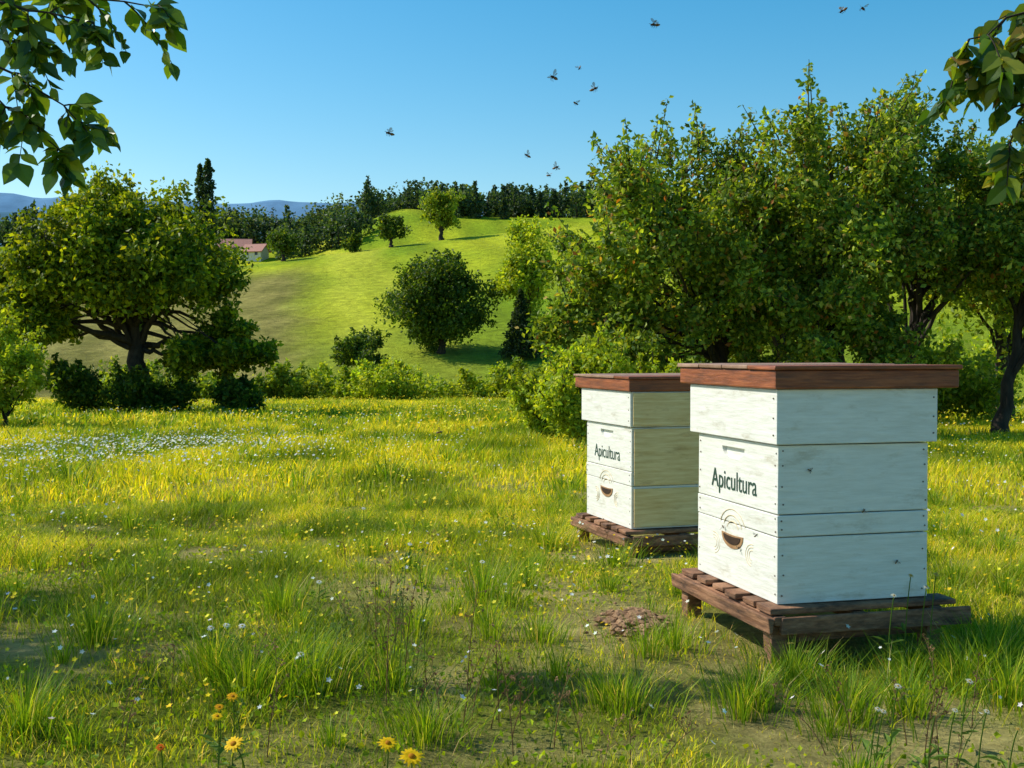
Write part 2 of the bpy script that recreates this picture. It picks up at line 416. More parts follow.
def shrub(bx, by, w_, h_, nleaf, ls, cols, seed, dp=None, name='shrub'):
    z = float(gz(bx, by))
    return tree(name, bx, by, (bx, by, z + h_ * 0.43), (w_ / 2, dp or w_ / 2.2, h_ * 0.48), 16, nleaf, ls, cols, 0.02 * h_ + 0.01, seed, 0.1, low=1.0, nsub=8, cr=(0.22, 0.36), shell=(0.25, 0.85), spread=.6, shoots=16, slen=.26 * h_)

shrub(1.0, 17.5, 1.5, 2.0, 8000, 0.085, LIGHT, 31)
shrub(0.5, 19.5, 1.2, 1.3, 4000, 0.085, LIGHT, 32)
shrub(2.2, 18.2, 1.4, 1.3, 6000, 0.085, LIGHT, 33)
shrub(-10.4, 24.5, 2.4, 2.4, 11000, 0.10, LIGHT, 34)
shrub(-10.9, 23.6, 2.0, 1.2, 6000, 0.10, LIGHT, 64)
shrub(-12.3, 33.8, 2.4, 1.5, 4500, 0.14, DARK, 35)
shrub(-10.0, 33.8, 3.2, 1.3, 5500, 0.14, DARK, 36)
shrub(-8.0, 34.2, 2.2, 1.0, 3500, 0.14, DARK, 56)
shrub(-11.3, 58, 4.4, 2.2, 6000, 0.2, MID, 37)
shrub(-8.3, 60, 4.6, 2.3, 6000, 0.2, LIGHT, 38)
shrub(-5.4, 57, 5.0, 2.1, 6500, 0.2, LIGHT, 39)
shrub(-1.2, 58, 4.2, 1.9, 4500, 0.2, LIGHT, 40)
shrub(-3.4, 64, 3.6, 1.9, 3500, 0.2, MID, 41)
shrub(-14.5, 56, 4.0, 1.7, 4500, 0.2, MID, 42)
shrub(1.4, 57, 3.6, 2.4, 4500, 0.2, MID, 43)
shrub(5.5, 50, 5.0, 3.2, 6000, 0.2, MID, 44)
shrub(16, 44, 7.0, 3.2, 7000, 0.2, LIGHT, 45)
shrub(4.2, 23.5, 2.6, 1.8, 6000, 0.12, DARK, 57)
shrub(6.6, 25, 3.4, 1.9, 7000, 0.12, MID, 58)
shrub(9.6, 27, 4.4, 2.0, 8000, 0.13, MID, 59)
shrub(-12.0, 93, 4.8, 4.3, 7500, 0.26, DARK, 46)
shrub(-24.5, 187, 4.4, 2.6, 1400, 0.4, DARK, 47)
shrub(7.0, 160, 3.0, 2.6, 900, 0.4, DARK, 48)
shrub(-19.5, 60, 6, 2.2, 4500, 0.22, MID, 49)
tree('round_tree', -6.1, 102, (-6.1, 102, g(-6, 102) + 4.5), (4.7, 4.0, 4.7), 42, 22000, 0.33, DARK, 0.3, 58, 0.1, low=1.0, spread=.6, cr=(.24, .36), shoots=20, slen=.9)
tree('ash_tree', 1.2, 103, (1.2, 103, g(1, 103) + 6.2), (3.1, 2.8, 5.2), 26, 12000, 0.32, LIGHT, 0.25, 52, 0.15, low=1.0, spread=.6, cr=(.22, .34), shoots=20, slen=1.2)
tree('oak_tree', -11.2, 191, (-11.2, 191, g(-11, 191) + 4.8), (3.4, 3.2, 3.6), 18, 5500, 0.5, MID, 0.35, 53, 0.2, low=0.9)
tree('oak_tree', -18.8, 186, (-18.8, 186, g(-19, 186) + 3.0), (2.6, 2.4, 2.3), 14, 3400, 0.45, DARK, 0.3, 54, 0.2, low=0.9)
tree('oak_tree', -35.5, 186, (-35.5, 186, g(-35.5, 186) + 2.4), (2.8, 2.4, 2.1), 14, 3400, 0.45, DARK, 0.3, 55, 0.2, low=0.9)

# conifers
def conifer_pts(rng, bx, by, bz, h, r, n):
    t = rng.uniform(0, 1, n) ** 0.75
    tier = 0.7 + 0.3 * np.abs(np.sin(t * 22))
    rr = r * t * tier * rng.uniform(0.45, 1.05, n)
    an = rng.uniform(0, 2 * math.pi, n)
    return np.stack([bx + rr * np.cos(an), by + rr * np.sin(an), bz + h * (1 - t * 0.93) - 0.12 * rr], 1)
rng = np.random.default_rng(77)
cz = g(0.7, 99)
root = empty('spruce_tree', (0.7, 99, cz))
v, f, c = quad_leaves(rng, conifer_pts(rng, 0, 0, 0, 5.8, 1.9, 6000), 0.28, pick_cols(rng, 6000, [((0.03, 0.055, 0.02), 3), ((0.06, 0.09, 0.02), 1)]), 0.5, 0.5)
link(npmesh('foliage', v, [f], c, [M_leaf]), root)
tvv, tff = tube([(0, 0, -0.1), (0, 0, 2.5), (0, 0, 5.4)], [0.16, 0.1, 0.03], 7)
link(npmesh('trunk', tvv, [tff], None, [M_bark]), root)

# distant forest : one object
acc = Acc(); bark = Acc()
FCOL = [((0.035, 0.075, 0.03), 4), ((0.06, 0.10, 0.03), 3), ((0.11, 0.16, 0.035), 1)]
FCOL2 = [((0.10, 0.15, 0.04), 3), ((0.15, 0.2, 0.045), 2)]
def ftree(px, d, h, kind, n=260, wid=None, X=None):
    X = (px - 512) / 1195 * d if X is None else X
    bz = g(X, d) - 0.5
    if kind == 'c':
        p = conifer_pts(rng, X, d, bz, h, wid or h * 0.22, n); dr = .5
    elif kind == 'p':
        zz = rng.uniform(.04, 1, n); rr = h * .085 * np.sin(np.pi * np.clip(zz, .05, .98) ** .8) ** .6 * rng.uniform(.3, 1.15, n) * (.8 + .3 * np.sin(zz * 37))
        an_ = rng.uniform(0, 6.283, n)
        p = np.stack([X + rr * np.cos(an_), d + rr * np.sin(an_), bz + h * zz], 1); dr = -.5
    else:
        wd = wid or h * rng.uniform(.38, .55)
        p, _, _, _ = crown_points(rng, (X, d, bz + h * 0.50), (wd, wd, h * .47), 9, n, 5, (0.35, .5), 1.0, spread=.4); dr = .1
    base = FCOL2 if (kind == 'l') else FCOL
    cc = pick_cols(rng, n, base) * rng.uniform(0.7, 1.35)
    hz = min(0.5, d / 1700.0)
    cc = cc * (1 - hz) + np.array([0.08, 0.14, 0.17]) * hz * 0.6  # bluish distance haze blended into the leaf colour
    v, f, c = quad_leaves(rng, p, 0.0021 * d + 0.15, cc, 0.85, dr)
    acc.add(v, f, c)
    bark.add(*tube([(X, d, bz - 0.5), (X, d, bz + h * 0.6)], [h * .02, h * .01], 5))
for i in range(150):
    d = rng.uniform(312, 350)
    ftree(rng.uniform(-40, 380), d, rng.uniform(8, 12.5) + (d - 312) * .06, rng.choice(['b', 'b', 'b', 'l', 'c']), 300)
for i in range(80):
    ftree(rng.uniform(335, 450), rng.uniform(340, 370), rng.uniform(8, 12.5), rng.choice(['c', 'c', 'b']), 320)
for i in range(130):
    ftree(rng.uniform(428, 640), rng.uniform(305, 345), rng.uniform(7, 10.5), rng.choice(['c', 'c', 'b', 'b']), 300)
for i in range(16):
    ftree(rng.uniform(283, 360), rng.uniform(280, 300), rng.uniform(7, 10), rng.choice(['b', 'l', 'b', 'c']), 320)
for i in range(70):
    ftree(rng.uniform(-800, -40), rng.uniform(315, 350), rng.uniform(8, 13), 'b', 180)
for i in range(80):
    ftree(rng.uniform(640, 1600), rng.uniform(305, 345), rng.uniform(8, 13), 'b', 180)
ftree(0, 310, 23.5, 'p', 1700, X=-78.5); ftree(0, 311, 22, 'p', 1500, X=-80.8)
root = empty('distant_forest')
link(acc.obj('foliage', [M_leaf]), root); link(bark.obj('trunks', [M_bark]), root)

# farm houses
M_wall = surf('plaster', (0.6, 0.55, 0.5), (0.75, 0.7, 0.65), 2)
M_roof = surf('roof_tiles', (0.36, 0.15, 0.11), (0.5, 0.24, 0.19), 3)
M_glass = surf('window_glass', (0.03, 0.04, 0.05), (0.06, 0.07, 0.09), 2, rough=0.2)
def house(X, Y, wd, dp, h, rot):
    z = g(X, Y)
    root = empty('farmhouse', (X, Y, z), rot)
    a, b = wd / 2, dp / 2
    v = [(-a, -b, -1), (a, -b, -1), (a, b, -1), (-a, b, -1), (-a, -b, h), (a, -b, h), (a, b, h), (-a, b, h), (-a, 0, h + b * .7), (a, 0, h + b * .7)]
    o = npmesh('walls', v, [np.array([(0, 1, 5, 4), (1, 2, 6, 5), (2, 3, 7, 6), (3, 0, 4, 7)]), np.array([(4, 8, 7), (5, 6, 9)])], None, [M_wall]); link(o, root)
    e = 0.5; k = b * .7
    rv = []
    for s in (-1, 1):
        rv += [(-a - e, s * (b + e), h - k * e / b), (a + e, s * (b + e), h - k * e / b), (a + e, 0, h + k + .12), (-a - e, 0, h + k + .12)]
    o = npmesh('roof', rv, [np.array([(0, 1, 2, 3), (4, 5, 6, 7)])], None, [M_roof]); link(o, root)
    sm = o.modifiers.new('s', 'SOLIDIFY'); sm.thickness = 0.2
    wv = []; wf = []
    nwin = int(wd // 2.2)
    for j in range(nwin):
        cx = -a + (j + .5) * wd / nwin
        i0 = len(wv)
        wv += [(cx - .4, -b - .03, .9), (cx + .4, -b - .03, .9), (cx + .4, -b - .03, 1.9), (cx - .4, -b - .03, 1.9)]
        wf.append((i0, i0 + 1, i0 + 2, i0 + 3))
    link(npmesh('windows', wv, [np.array(wf)], None, [M_glass]), root)
house(-68.5, 296, 7.5, 5, 2.4, 0.15)
house(-62.5, 292, 5, 4, 2.1, -0.3)

# ------------------------------------------------------------------ near overhanging trees
def big_leaves(rng, pts, dirs, size, cols):
    n = len(pts)
    a = dirs / np.linalg.norm(dirs, axis=1)[:, None]
    up = np.array([0, -0.5, .8]) + rng.normal(size=(n, 3)) * 0.6
    b = np.cross(a, up); b /= np.linalg.norm(b, axis=1)[:, None]
    nn = np.cross(b, a)
    L = size * rng.uniform(0.6, 1.2, (n, 1)); W = L * rng.uniform(0.27, 0.37, (n, 1))
    fold = W * rng.uniform(0.1, 0.5, (n, 1)); curl = L * rng.uniform(-0.05, 0.3, (n, 1))
    P = lambda t, s, w: pts + a * L * t + b * W * s * w + nn * (fold * w * abs(s)) - nn * curl * t * t
    vs = [P(0, 0, 0), P(.3, 0, 0), P(.68, 0, 0), P(1, 0, 0), P(.26, 1, .85), P(.66, 1, .74), P(.26, -1, .85), P(.66, -1, .74), P(.45, 1, 1.0), P(.45, -1, 1.0)]
    v = np.stack(vs, 1).reshape(-1, 3); o = np.arange(n)[:, None] * 10
    tris = np.concatenate([o + np.array([[0, 1, 4]]), o + np.array([[0, 6, 1]]), o + np.array([[2, 3, 5]]), o + np.array([[2, 7, 3]])])
    q = np.concatenate([o + np.array([[1, 2, 8, 4]]), o + np.array([[1, 6, 9, 2]])])
    t2 = np.concatenate([o + np.array([[2, 5, 8]]), o + np.array([[2, 9, 7]])])
    return v, [np.concatenate([tris, t2]), q], np.repeat(cols, 10, axis=0)

NEARC = [((0.06, 0.12, 0.015), 5), ((0.12, 0.19, 0.02), 3), ((0.24, 0.30, 0.03), 1.6)]
def near_tree(name, bx, by, crown, rad, nclump, nleaf, sprays, seed, lsize, tr=0.09, cols=NEARC):
    rng = np.random.default_rng(seed)
    bz = g(bx, by) - .05; o = np.array([bx, by, bz]); root = empty(name, tuple(o))
    acc = Acc()
    tp = bez(o, (bx, by, crown[2] - .5), crown, 14, tr * .2, rng)
    trr = tr * (1 - .75 * np.linspace(0, 1, 14)); trr[0] *= 1.4
    acc.add(*tube(tp, trr, 10))
    pts, cl, crd, subs = crown_points(rng, crown, rad, nclump, nleaf, 7)
    for e in cl:
        s = tp[rng.integers(6, 13)]
        acc.add(*tube(bez(s, (s + e) / 2 + [0, 0, .15], e, 8, .01, rng), np.linspace(tr * .4, tr * .12, 8), 6))
    for u in subs:
        e = cl[np.argmin(np.linalg.norm(cl - u, axis=1))]
        acc.add(*tube(bez(e, (u + e) / 2, u, 4), np.linspace(tr * .12, .003, 4), 4))
    dirs = unit(rng, len(pts)); dirs[:, 2] -= 0.5
    LP = [pts]; LD = [dirs]
    for (s, m, e, r0, tw, tl) in sprays:
        path = bez(s, m, e, 16, .008, rng)
        acc.add(*tube(path, np.linspace(r0, .0025, 16), 6))
        acc.add(*tube(bez(tp[9], (tp[9] + s) / 2 + [0, 0, .2], s, 8), np.linspace(r0 * 1.8, r0, 8), 6))
        for k in range(tw):
            t = rng.uniform(.55, 1.0) if k > 1 else 1.0
            q = path[int(t * 15)]
            dd = (path[-1] - path[8]); dd /= np.linalg.norm(dd)
            d = dd * .6 + rng.normal(size=3) * .6 + np.array([0, 0, -.25]); d /= np.linalg.norm(d)
            L = tl * rng.uniform(.5, 1.2)
            tp2 = bez(q, q + d * L * .5 + [0, 0, .02], q + d * L + np.array([0, 0, -.25 * L]), 8)
            acc.add(*tube(tp2, np.linspace(.004, .0015, 8), 4))
            for j in range(1, 8):
                for sgn in (-1, 1):
                    if rng.uniform() < .12: continue
                    td = tp2[j] - tp2[j - 1]; td /= np.linalg.norm(td)
                    sd = np.cross(td, [0, 0, 1]); sd /= np.linalg.norm(sd) + 1e-6
                    LP.append(tp2[j][None]); LD.append((td * .55 + sd * sgn * .7 + np.array([0, 0, -.35]) + rng.normal(size=3) * .3)[None])
    acc.v = [v - o for v in acc.v]
    link(acc.obj('trunk_and_limbs', [M_bark], True), root)
    P = np.concatenate(LP) - o; D = np.concatenate(LD)
    v, fg, c = big_leaves(rng, P, D, lsize, pick_cols(rng, len(P), cols))
    link(npmesh('foliage', v, fg, c, [M_leafnear]), root)

near_tree('cherry_tree', -5.9, 5.4, (-5.9, 5.6, 3.4), (1.3, 1.3, 1.0), 9, 2000,
          [((-3.2, 4.8, 2.70), (-2.2, 4.6, 2.55), (-1.38, 4.6, 2.42), .012, 10, .20),
           ((-3.0, 4.8, 2.5), (-2.1, 4.6, 2.40), (-1.66, 4.6, 1.98), .011, 7, .17),
           ((-3.0, 4.8, 2.5), (-2.2, 4.6, 2.3), (-1.74, 4.6, 1.88), .010, 7, .16),
           ((-3.0, 4.8, 2.6), (-2.2, 4.6, 2.5), (-1.60, 4.6, 2.36), .012, 10, .20),
           ((-3.0, 4.8, 2.5), (-2.4, 4.6, 2.4), (-1.86, 4.6, 2.28), .012, 12, .20)], 63, .092)
near_tree('cherry_tree', 3.25, 4.4, (3.15, 4.4, 3.4), (1.1, 1.1, .95), 10, 2200,
          [((2.7, 4.3, 2.6), (2.0, 4.1, 2.4), (1.52, 4.0, 2.14), .012, 20, .18),
           ((2.7, 4.3, 2.4), (2.0, 4.1, 2.3), (1.66, 4.0, 1.80), .012, 18, .16),
           ((2.6, 4.3, 2.3), (2.0, 4.1, 2.2), (1.72, 4.0, 1.66), .012, 14, .13),
           ((2.6, 4.3, 2.5), (1.9, 4.1, 2.3), (1.60, 4.05, 2.0), .012, 22, .18)], 62, .080,
          cols=[((0.06, 0.12, 0.015), 4), ((0.16, 0.21, 0.02), 3), ((0.36, 0.32, 0.04), 1.3), ((0.36, 0.18, 0.04), .3)])

# ------------------------------------------------------------------ grass
def in_hive(x, y):
    r = np.zeros(len(x), bool)
    for (ox, oy, an) in ((0.94, 4.21, math.radians(14.5)), (0.66, 6.58, math.radians(17))):
        dx, dy = x - ox, y - oy
        u = dx * math.cos(an) + dy * math.sin(an); v = -dx * math.sin(an) + dy * math.cos(an)
        r |= (u > -0.02) & (u < .66) & (v > -0.03) & (v < .78)
    r |= ((x - .49) / .15) ** 2 + ((y - 4.74) / .27) ** 2 < 1
    return r
def blades(rng, x, y, h, lean, wd, cols, az=None):
    n = len(x); z = gz(x, y) - 0.01
    az = rng.uniform(0, 2 * math.pi, n) if az is None else az
    fx, fy = np.cos(az), np.sin(az)
    pa = az + math.pi / 2 + rng.normal(size=n) * .5
    wx, wy = np.cos(pa) * wd / 2, np.sin(pa) * wd / 2
    def P(t, l, s): return np.stack([x + fx * lean * l + wx * s, y + fy * lean * l + wy * s, z + h * t], 1)
    v = np.stack([P(0, 0, 1), P(0, 0, -1), P(.55, .3, -.85), P(.55, .3, .85), P(1, 1, 0)], 1).reshape(-1, 3)
    o = np.arange(n)[:, None] * 5
    cc = np.repeat(cols, 5, axis=0)
    return v, [o + np.array([[0, 1, 2, 3]])], [o + np.array([[3, 2, 4]])], cc
V = []; Q = []; T = []; C = []; off = 0
def addb(r):
    global off
    v, q, t, c = r
    V.append(v); Q.append(q[0] + off); T.append(t[0] + off); C.append(c); off += len(v)
def zone(d0, d1, n, mx):
    d = np.sqrt(RNG.uniform(d0 * d0, d1 * d1, n)); xx = RNG.uniform(-1, 1, n) * (.45 * d + mx)
    return xx, d
GC = [((0.24, 0.34, 0.015), 4), ((0.42, 0.49, 0.02), 4), ((0.62, 0.62, 0.035), 2.6), ((0.70, 0.58, 0.19), 1.5)]
GF = [((0.28, 0.37, 0.015), 4), ((0.46, 0.51, 0.02), 4), ((0.66, 0.61, 0.035), 2.6), ((0.62, 0.50, 0.14), 0.8)]
TUFT = [((0.11, 0.22, 0.014), 4), ((0.23, 0.35, 0.02), 4), ((0.44, 0.50, 0.04), 1.4), ((0.60, 0.50, 0.2), .6)]
def huevar(c, n):
    return c * (.46 + .80 * n)[:, None] * np.stack([.76 + .40 * n, np.ones_like(n), np.ones_like(n)], 1)
x, y = zone(2.3, 9.5, 240000, .8)
k = RNG.uniform(size=len(x)) > bare_mask(x, y) * 0.88; x, y = x[k], y[k]
k = ~in_hive(x, y); x, y = x[k], y[k]
hn = fbm(x * 1.7, y * 1.7, 100)
h = (0.018 + 0.10 * hn ** 1.8 * 1.5) * RNG.uniform(.5, 1.4, len(x)) * (1 - .5 * bare_mask(x, y))
addb(blades(RNG, x, y, h, h * RNG.uniform(.2, 1.2, len(x)), RNG.uniform(.002, .0045, len(x)), huevar(pick_cols(RNG, len(x), GC), sstep(.22, .62, fbm(x * 1.5, y * 1.2, 120)))))
x, y = zone(9.0, 26, 170000, 2)
k = ~in_hive(x, y); x, y = x[k], y[k]
hn = fbm(x * .8, y * .6, 101)
h = (0.04 + 0.13 * hn ** 1.6 * 1.5) * RNG.uniform(.5, 1.4, len(x))
addb(blades(RNG, x, y, h, h * RNG.uniform(.2, .9, len(x)), RNG.uniform(.006, .014, len(x)), huevar(pick_cols(RNG, len(x), GF), sstep(.22, .64, fbm(x * .8, y * .35, 121)))))
x, y = zone(25, 64, 130000, 6)
hn = fbm(x * .4, y * .25, 102)
h = (0.06 + 0.2 * hn ** 1.5 * 1.5) * RNG.uniform(.5, 1.3, len(x))
addb(blades(RNG, x, y, h, h * RNG.uniform(.2, .8, len(x)), RNG.uniform(.02, .045, len(x)), huevar(pick_cols(RNG, len(x), GF), sstep(.22, .66, fbm(x * .35, y * .13, 122)))))
# tufts
tx, ty = zone(2.6, 10, 230, .5)
spec = [(-0.95, 4.9, .2), (-0.13, 5.2, .22), (-1.0, 4.0, .2), (-0.75, 4.1, .18), (1.0, 3.55, .18), (1.2, 3.6, .17), (0.75, 3.7, .16), (1.55, 3.7, .18), (1.75, 4.3, .2), (.35, 3.7, .14), (-.25, 3.4, .15), (-1.4, 3.4, .19), (.55, 6.3, .14), (1.1, 6.2, .14), (.2, 6.9, .18), (.95, 4.0, .13), (1.35, 4.05, .12), (.6, 4.4, .12), (-.4, 3.9, .15), (.1, 4.5, .12), (1.65, 4.05, .2), (1.5, 3.95, .17), (-.65, 3.85, .22), (-.85, 3.8, .2), (-1.55, 4.4, .2)]
for i in range(230 + len(spec)):
    if i < len(spec): cx, cy, hh = spec[i]; nb = 300; rr = .085
    else:
        cx, cy = tx[i - len(spec)], ty[i - len(spec)]; hh = RNG.uniform(.07, .17); nb = 120; rr = RNG.uniform(.03, .08)
    a = RNG.uniform(0, 2 * math.pi, nb); r = np.abs(RNG.normal(size=nb)) * rr
    bx = cx + np.cos(a) * r; by = cy + np.sin(a) * r
    k = ~in_hive(bx, by); bx, by, a, r = bx[k], by[k], a[k], r[k]
    if len(bx) == 0: continue
    h = hh * RNG.uniform(.45, 1.15, len(bx))
    addb(blades(RNG, bx, by, h, h * (RNG.uniform(.15, .6, len(bx)) + r * 3), RNG.uniform(.0022, .0042, len(bx)), pick_cols(RNG, len(bx), TUFT), a + RNG.normal(size=len(bx)) * .5))
tx, ty = zone(10, 45, 1000, 3)
for cx, cy in zip(tx, ty):
    nb = 40; a = RNG.uniform(0, 2 * math.pi, nb); r = np.abs(RNG.normal(size=nb)) * .1 * (1 + cy / 30)
    h = RNG.uniform(.14, .30) * RNG.uniform(.5, 1.1, nb)
    addb(blades(RNG, cx + np.cos(a) * r, cy + np.sin(a) * r, h, h * .5, np.full(nb, .004 + cy * .0006), pick_cols(RNG, nb, TUFT), a))
x, y = zone(2.4, 9, 30000, .5)
k = (RNG.uniform(size=len(x)) < .2 + bare_mask(x, y)) & ~in_hive(x, y); x, y = x[k], y[k]
h = RNG.uniform(.002, .02, len(x))
addb(blades(RNG, x, y, h + .012, RNG.uniform(.02, .06, len(x)), RNG.uniform(.0015, .003, len(x)), pick_cols(RNG, len(x), [((.70, .58, .24), 3), ((.4, .28, .12), 1), ((.38, .44, .05), 1)])))
link(npmesh('meadow_grass', np.concatenate(V), [np.concatenate(Q), np.concatenate(T)], np.concatenate(C), [M_grass]))

x, y = zone(2.4, 9, 22000, .6)
k = (fbm(x * 1.1, y * 1.1, 130) > .48) & ~in_hive(x, y); x, y = x[k], y[k]
pts = np.stack([x, y, gz(x, y) + RNG.uniform(.01, .05, len(x))], 1)
v, f, c = quad_leaves(RNG, pts, .02, pick_cols(RNG, len(x), [((.20, .30, .015), 3), ((.38, .46, .02), 2)]), .8, -.2)
link(npmesh('clover', v, [f], c, [M_grass]))

# wildflower drifts
def florets(rng, x, y, hgt, s, cols):
    n = len(x); c0 = np.stack([x, y, gz(x, y) + hgt], 1)
    nrm = np.stack([rng.normal(size=n) * .5, rng.normal(size=n) * .5 - .35, np.ones(n)], 1); nrm /= np.linalg.norm(nrm, axis=1)[:, None]
    a = np.cross(nrm, [0.3, 1, 0.1]); a /= np.linalg.norm(a, axis=1)[:, None]; b = np.cross(nrm, a)
    vs = []
    for k in range(10):
        an = 2 * math.pi * k / 10; r = (s if k % 2 == 0 else s * .55)[:, None]
        vs.append(c0 + r * (math.cos(an) * a + math.sin(an) * b) + nrm * r * .15)
    v = np.stack([c0] + vs, 1).reshape(-1, 3); o = np.arange(n)[:, None] * 11
    f = np.concatenate([o + np.array([[0, 1 + k, 1 + (k + 1) % 10]]) for k in range(10)])
    return v, f, np.repeat(cols, 11, axis=0)
fa = Acc()
def drift(n, d0, d1, thr, seed, sc, cols, szr, hr, sq=1.0):
    x, y = zone(d0, d1, n, 1); k = (fbm(x * sc, y * sc * sq, seed) > thr) & ~in_hive(x, y); x, y = x[k], y[k]
    fa.add(*florets(RNG, x, y, RNG.uniform(*hr, len(x)), RNG.uniform(*szr, len(x)), pick_cols(RNG, len(x), cols, .15)))
YEL = [((.88, .62, .015), 3), ((.92, .78, .05), 2)]; WHT = [((.85, .85, .78), 1)]
drift(6500, 7, 22, .42, 200, .5, YEL, (.009, .018), (.08, .19), .6)
drift(9000, 20, 58, .40, 201, .3, YEL, (.02, .042), (.12, .3), .5)
drift(3200, 3.2, 8, .40, 202, .8, YEL, (.005, .012), (.05, .13))
drift(500, 3.0, 8, .40, 205, .8, WHT, (.006, .012), (.06, .14))
drift(1700, 6, 20, .42, 203, .6, WHT, (.007, .015), (.07, .17))
drift(2600, 20, 50, .48, 204, .25, WHT, (.016, .032), (.12, .25), .5)
n = 1700; x = -4.9 + RNG.normal(size=n) * 1.4; y = 15.2 + RNG.normal(size=n) * 2.0
fa.add(*florets(RNG, x, y, RNG.uniform(.1, .2, n), RNG.uniform(.01, .022, n), pick_cols(RNG, n, WHT, .1)))
link(fa.obj('wildflowers', [M_petal]))

# ------------------------------------------------------------------ foreground flowers, weeds
def daisy(x, y, h, r, pc, cc, seed, npet=13, tilt=(.2, -.5), name='yellow_daisy'):
    rng = np.random.default_rng(seed); z = g(x, y); a = Acc()
    top = np.array([tilt[0] * .06, tilt[1] * .06, h])
    def add(v, f, c): a.add(v, f, np.repeat(np.array([c]), len(v), axis=0))
    v, f = tube(bez((0, 0, -.01), (0.01, .015, h * .6), top, 9), np.full(9, .0018), 6); add(v, f, (.12, .2, .03))
    nrm = np.array([tilt[0], tilt[1], 1.0]); nrm /= np.linalg.norm(nrm)
    s = np.cross(nrm, [0, 1, .2]); s /= np.linalg.norm(s); t = np.cross(nrm, s)
    for ring in range(2):
        for k in range(npet):
            an = 2 * math.pi * (k + .5 * ring) / npet + rng.normal() * .06
            d = math.cos(an) * s + math.sin(an) * t; w = np.cross(nrm, d); L = r * rng.uniform(.85, 1.1) * (1 - .2 * ring); up = .12 + .2 * ring
            P = lambda q, ww: top + d * L * q + w * r * .13 * ww + nrm * (L * up * q - L * .25 * q * q)
            v = np.array([P(.15, -.4), P(.15, .4), P(.6, 1), P(.6, -1), P(.92, .55), P(.92, -.55), P(1.0, 0)])
            col_ = np.array(pc) * rng.uniform(.85, 1.1)
            a.add(v, np.array([(0, 1, 2, 3), (3, 2, 4, 5)]), np.repeat(col_[None], 7, axis=0))
            a.add(v[4:], np.array([(0, 2, 1)]), np.repeat(col_[None], 3, axis=0))
    vs = []; n1_, n2_ = 5, 12
    for i in range(n1_):
        ph = i / (n1_ - 1) * math.pi / 2
        for k in range(n2_):
            an = 2 * math.pi * k / n2_
            vs.append(top + nrm * (.03 * r + .2 * r * math.sin(ph)) + r * .28 * math.cos(ph) * (math.cos(an) * s + math.sin(an) * t))
    fs = [(i * n2_ + k, i * n2_ + (k + 1) % n2_, (i + 1) * n2_ + (k + 1) % n2_, (i + 1) * n2_ + k) for i in range(n1_ - 1) for k in range(n2_)]
    add(np.array(vs), np.array(fs), cc)
    for k in range(5):
        an = rng.uniform(0, 6.28); d = np.array([math.cos(an), math.sin(an), .6]); w = np.array([-math.sin(an), math.cos(an), 0]); b0 = np.array([0, 0, h * rng.uniform(.05, .4)]); L = .06
        v = np.array([b0, b0 + d * L * .5 + w * .008, b0 + d * L - np.array([0, 0, .015]), b0 + d * L * .5 - w * .008]); add(v, np.array([(0, 1, 2, 3)]), (.12, .2, .03))
    o = a.obj(name, [M_petal]); o.location = (x, y, z); link(o)
Y1 = (.9, .58, .01); OC = (.55, .22, .01)
daisy(-.325, 3.02, .13, .027, Y1, OC, 1); daisy(-.255, 2.90, .135, .032, Y1, OC, 2); daisy(-.66, 2.92, .15, .028, Y1, OC, 3, tilt=(-.3, -.6))
daisy(-.735, 3.10, .21, .017, (.85, .45, .01), OC, 4); daisy(-.78, 3.14, .17, .014, (.8, .4, .01), OC, 5); daisy(-.87, 2.92, .14, .013, (.75, .15, .01), OC, 6)
daisy(-.75, 3.0, .19, .015, Y1, OC, 7)
W1 = (.75, .72, .55)
for i, (x, y, h) in enumerate([(1.05, 3.0, .2), (1.11, 3.03, .2), (1.17, 2.98, .21), (1.27, 3.03, .15), (.92, 3.05, .2), (.95, 3.1, .18), (1.36, 4.12, .33), (1.40, 4.08, .30), (1.29, 4.08, .27), (1.44, 4.1, .34), (1.02, 3.2, .22), (1.25, 3.3, .2)]):
    daisy(x, y, h, .0095 if i < 6 else .012, W1 if i % 3 else (.65, .45, .12), (.5, .3, .03), 20 + i, 9, name='white_daisy')
for i, (x, y, h) in enumerate([(-1.05, 4.35, .1), (-1.12, 4.4, .08), (-.85, 5.2, .1), (-.98, 7.8, .14), (-.55, 6.3, .12), (-.15, 5.6, .12), (-.7, 3.9, .12), (-1.0, 4.38, .09)]):
    daisy(x, y, h, .015, (.85, .85, .78), (.6, .45, .05), 50 + i, 10, name='white_daisy')

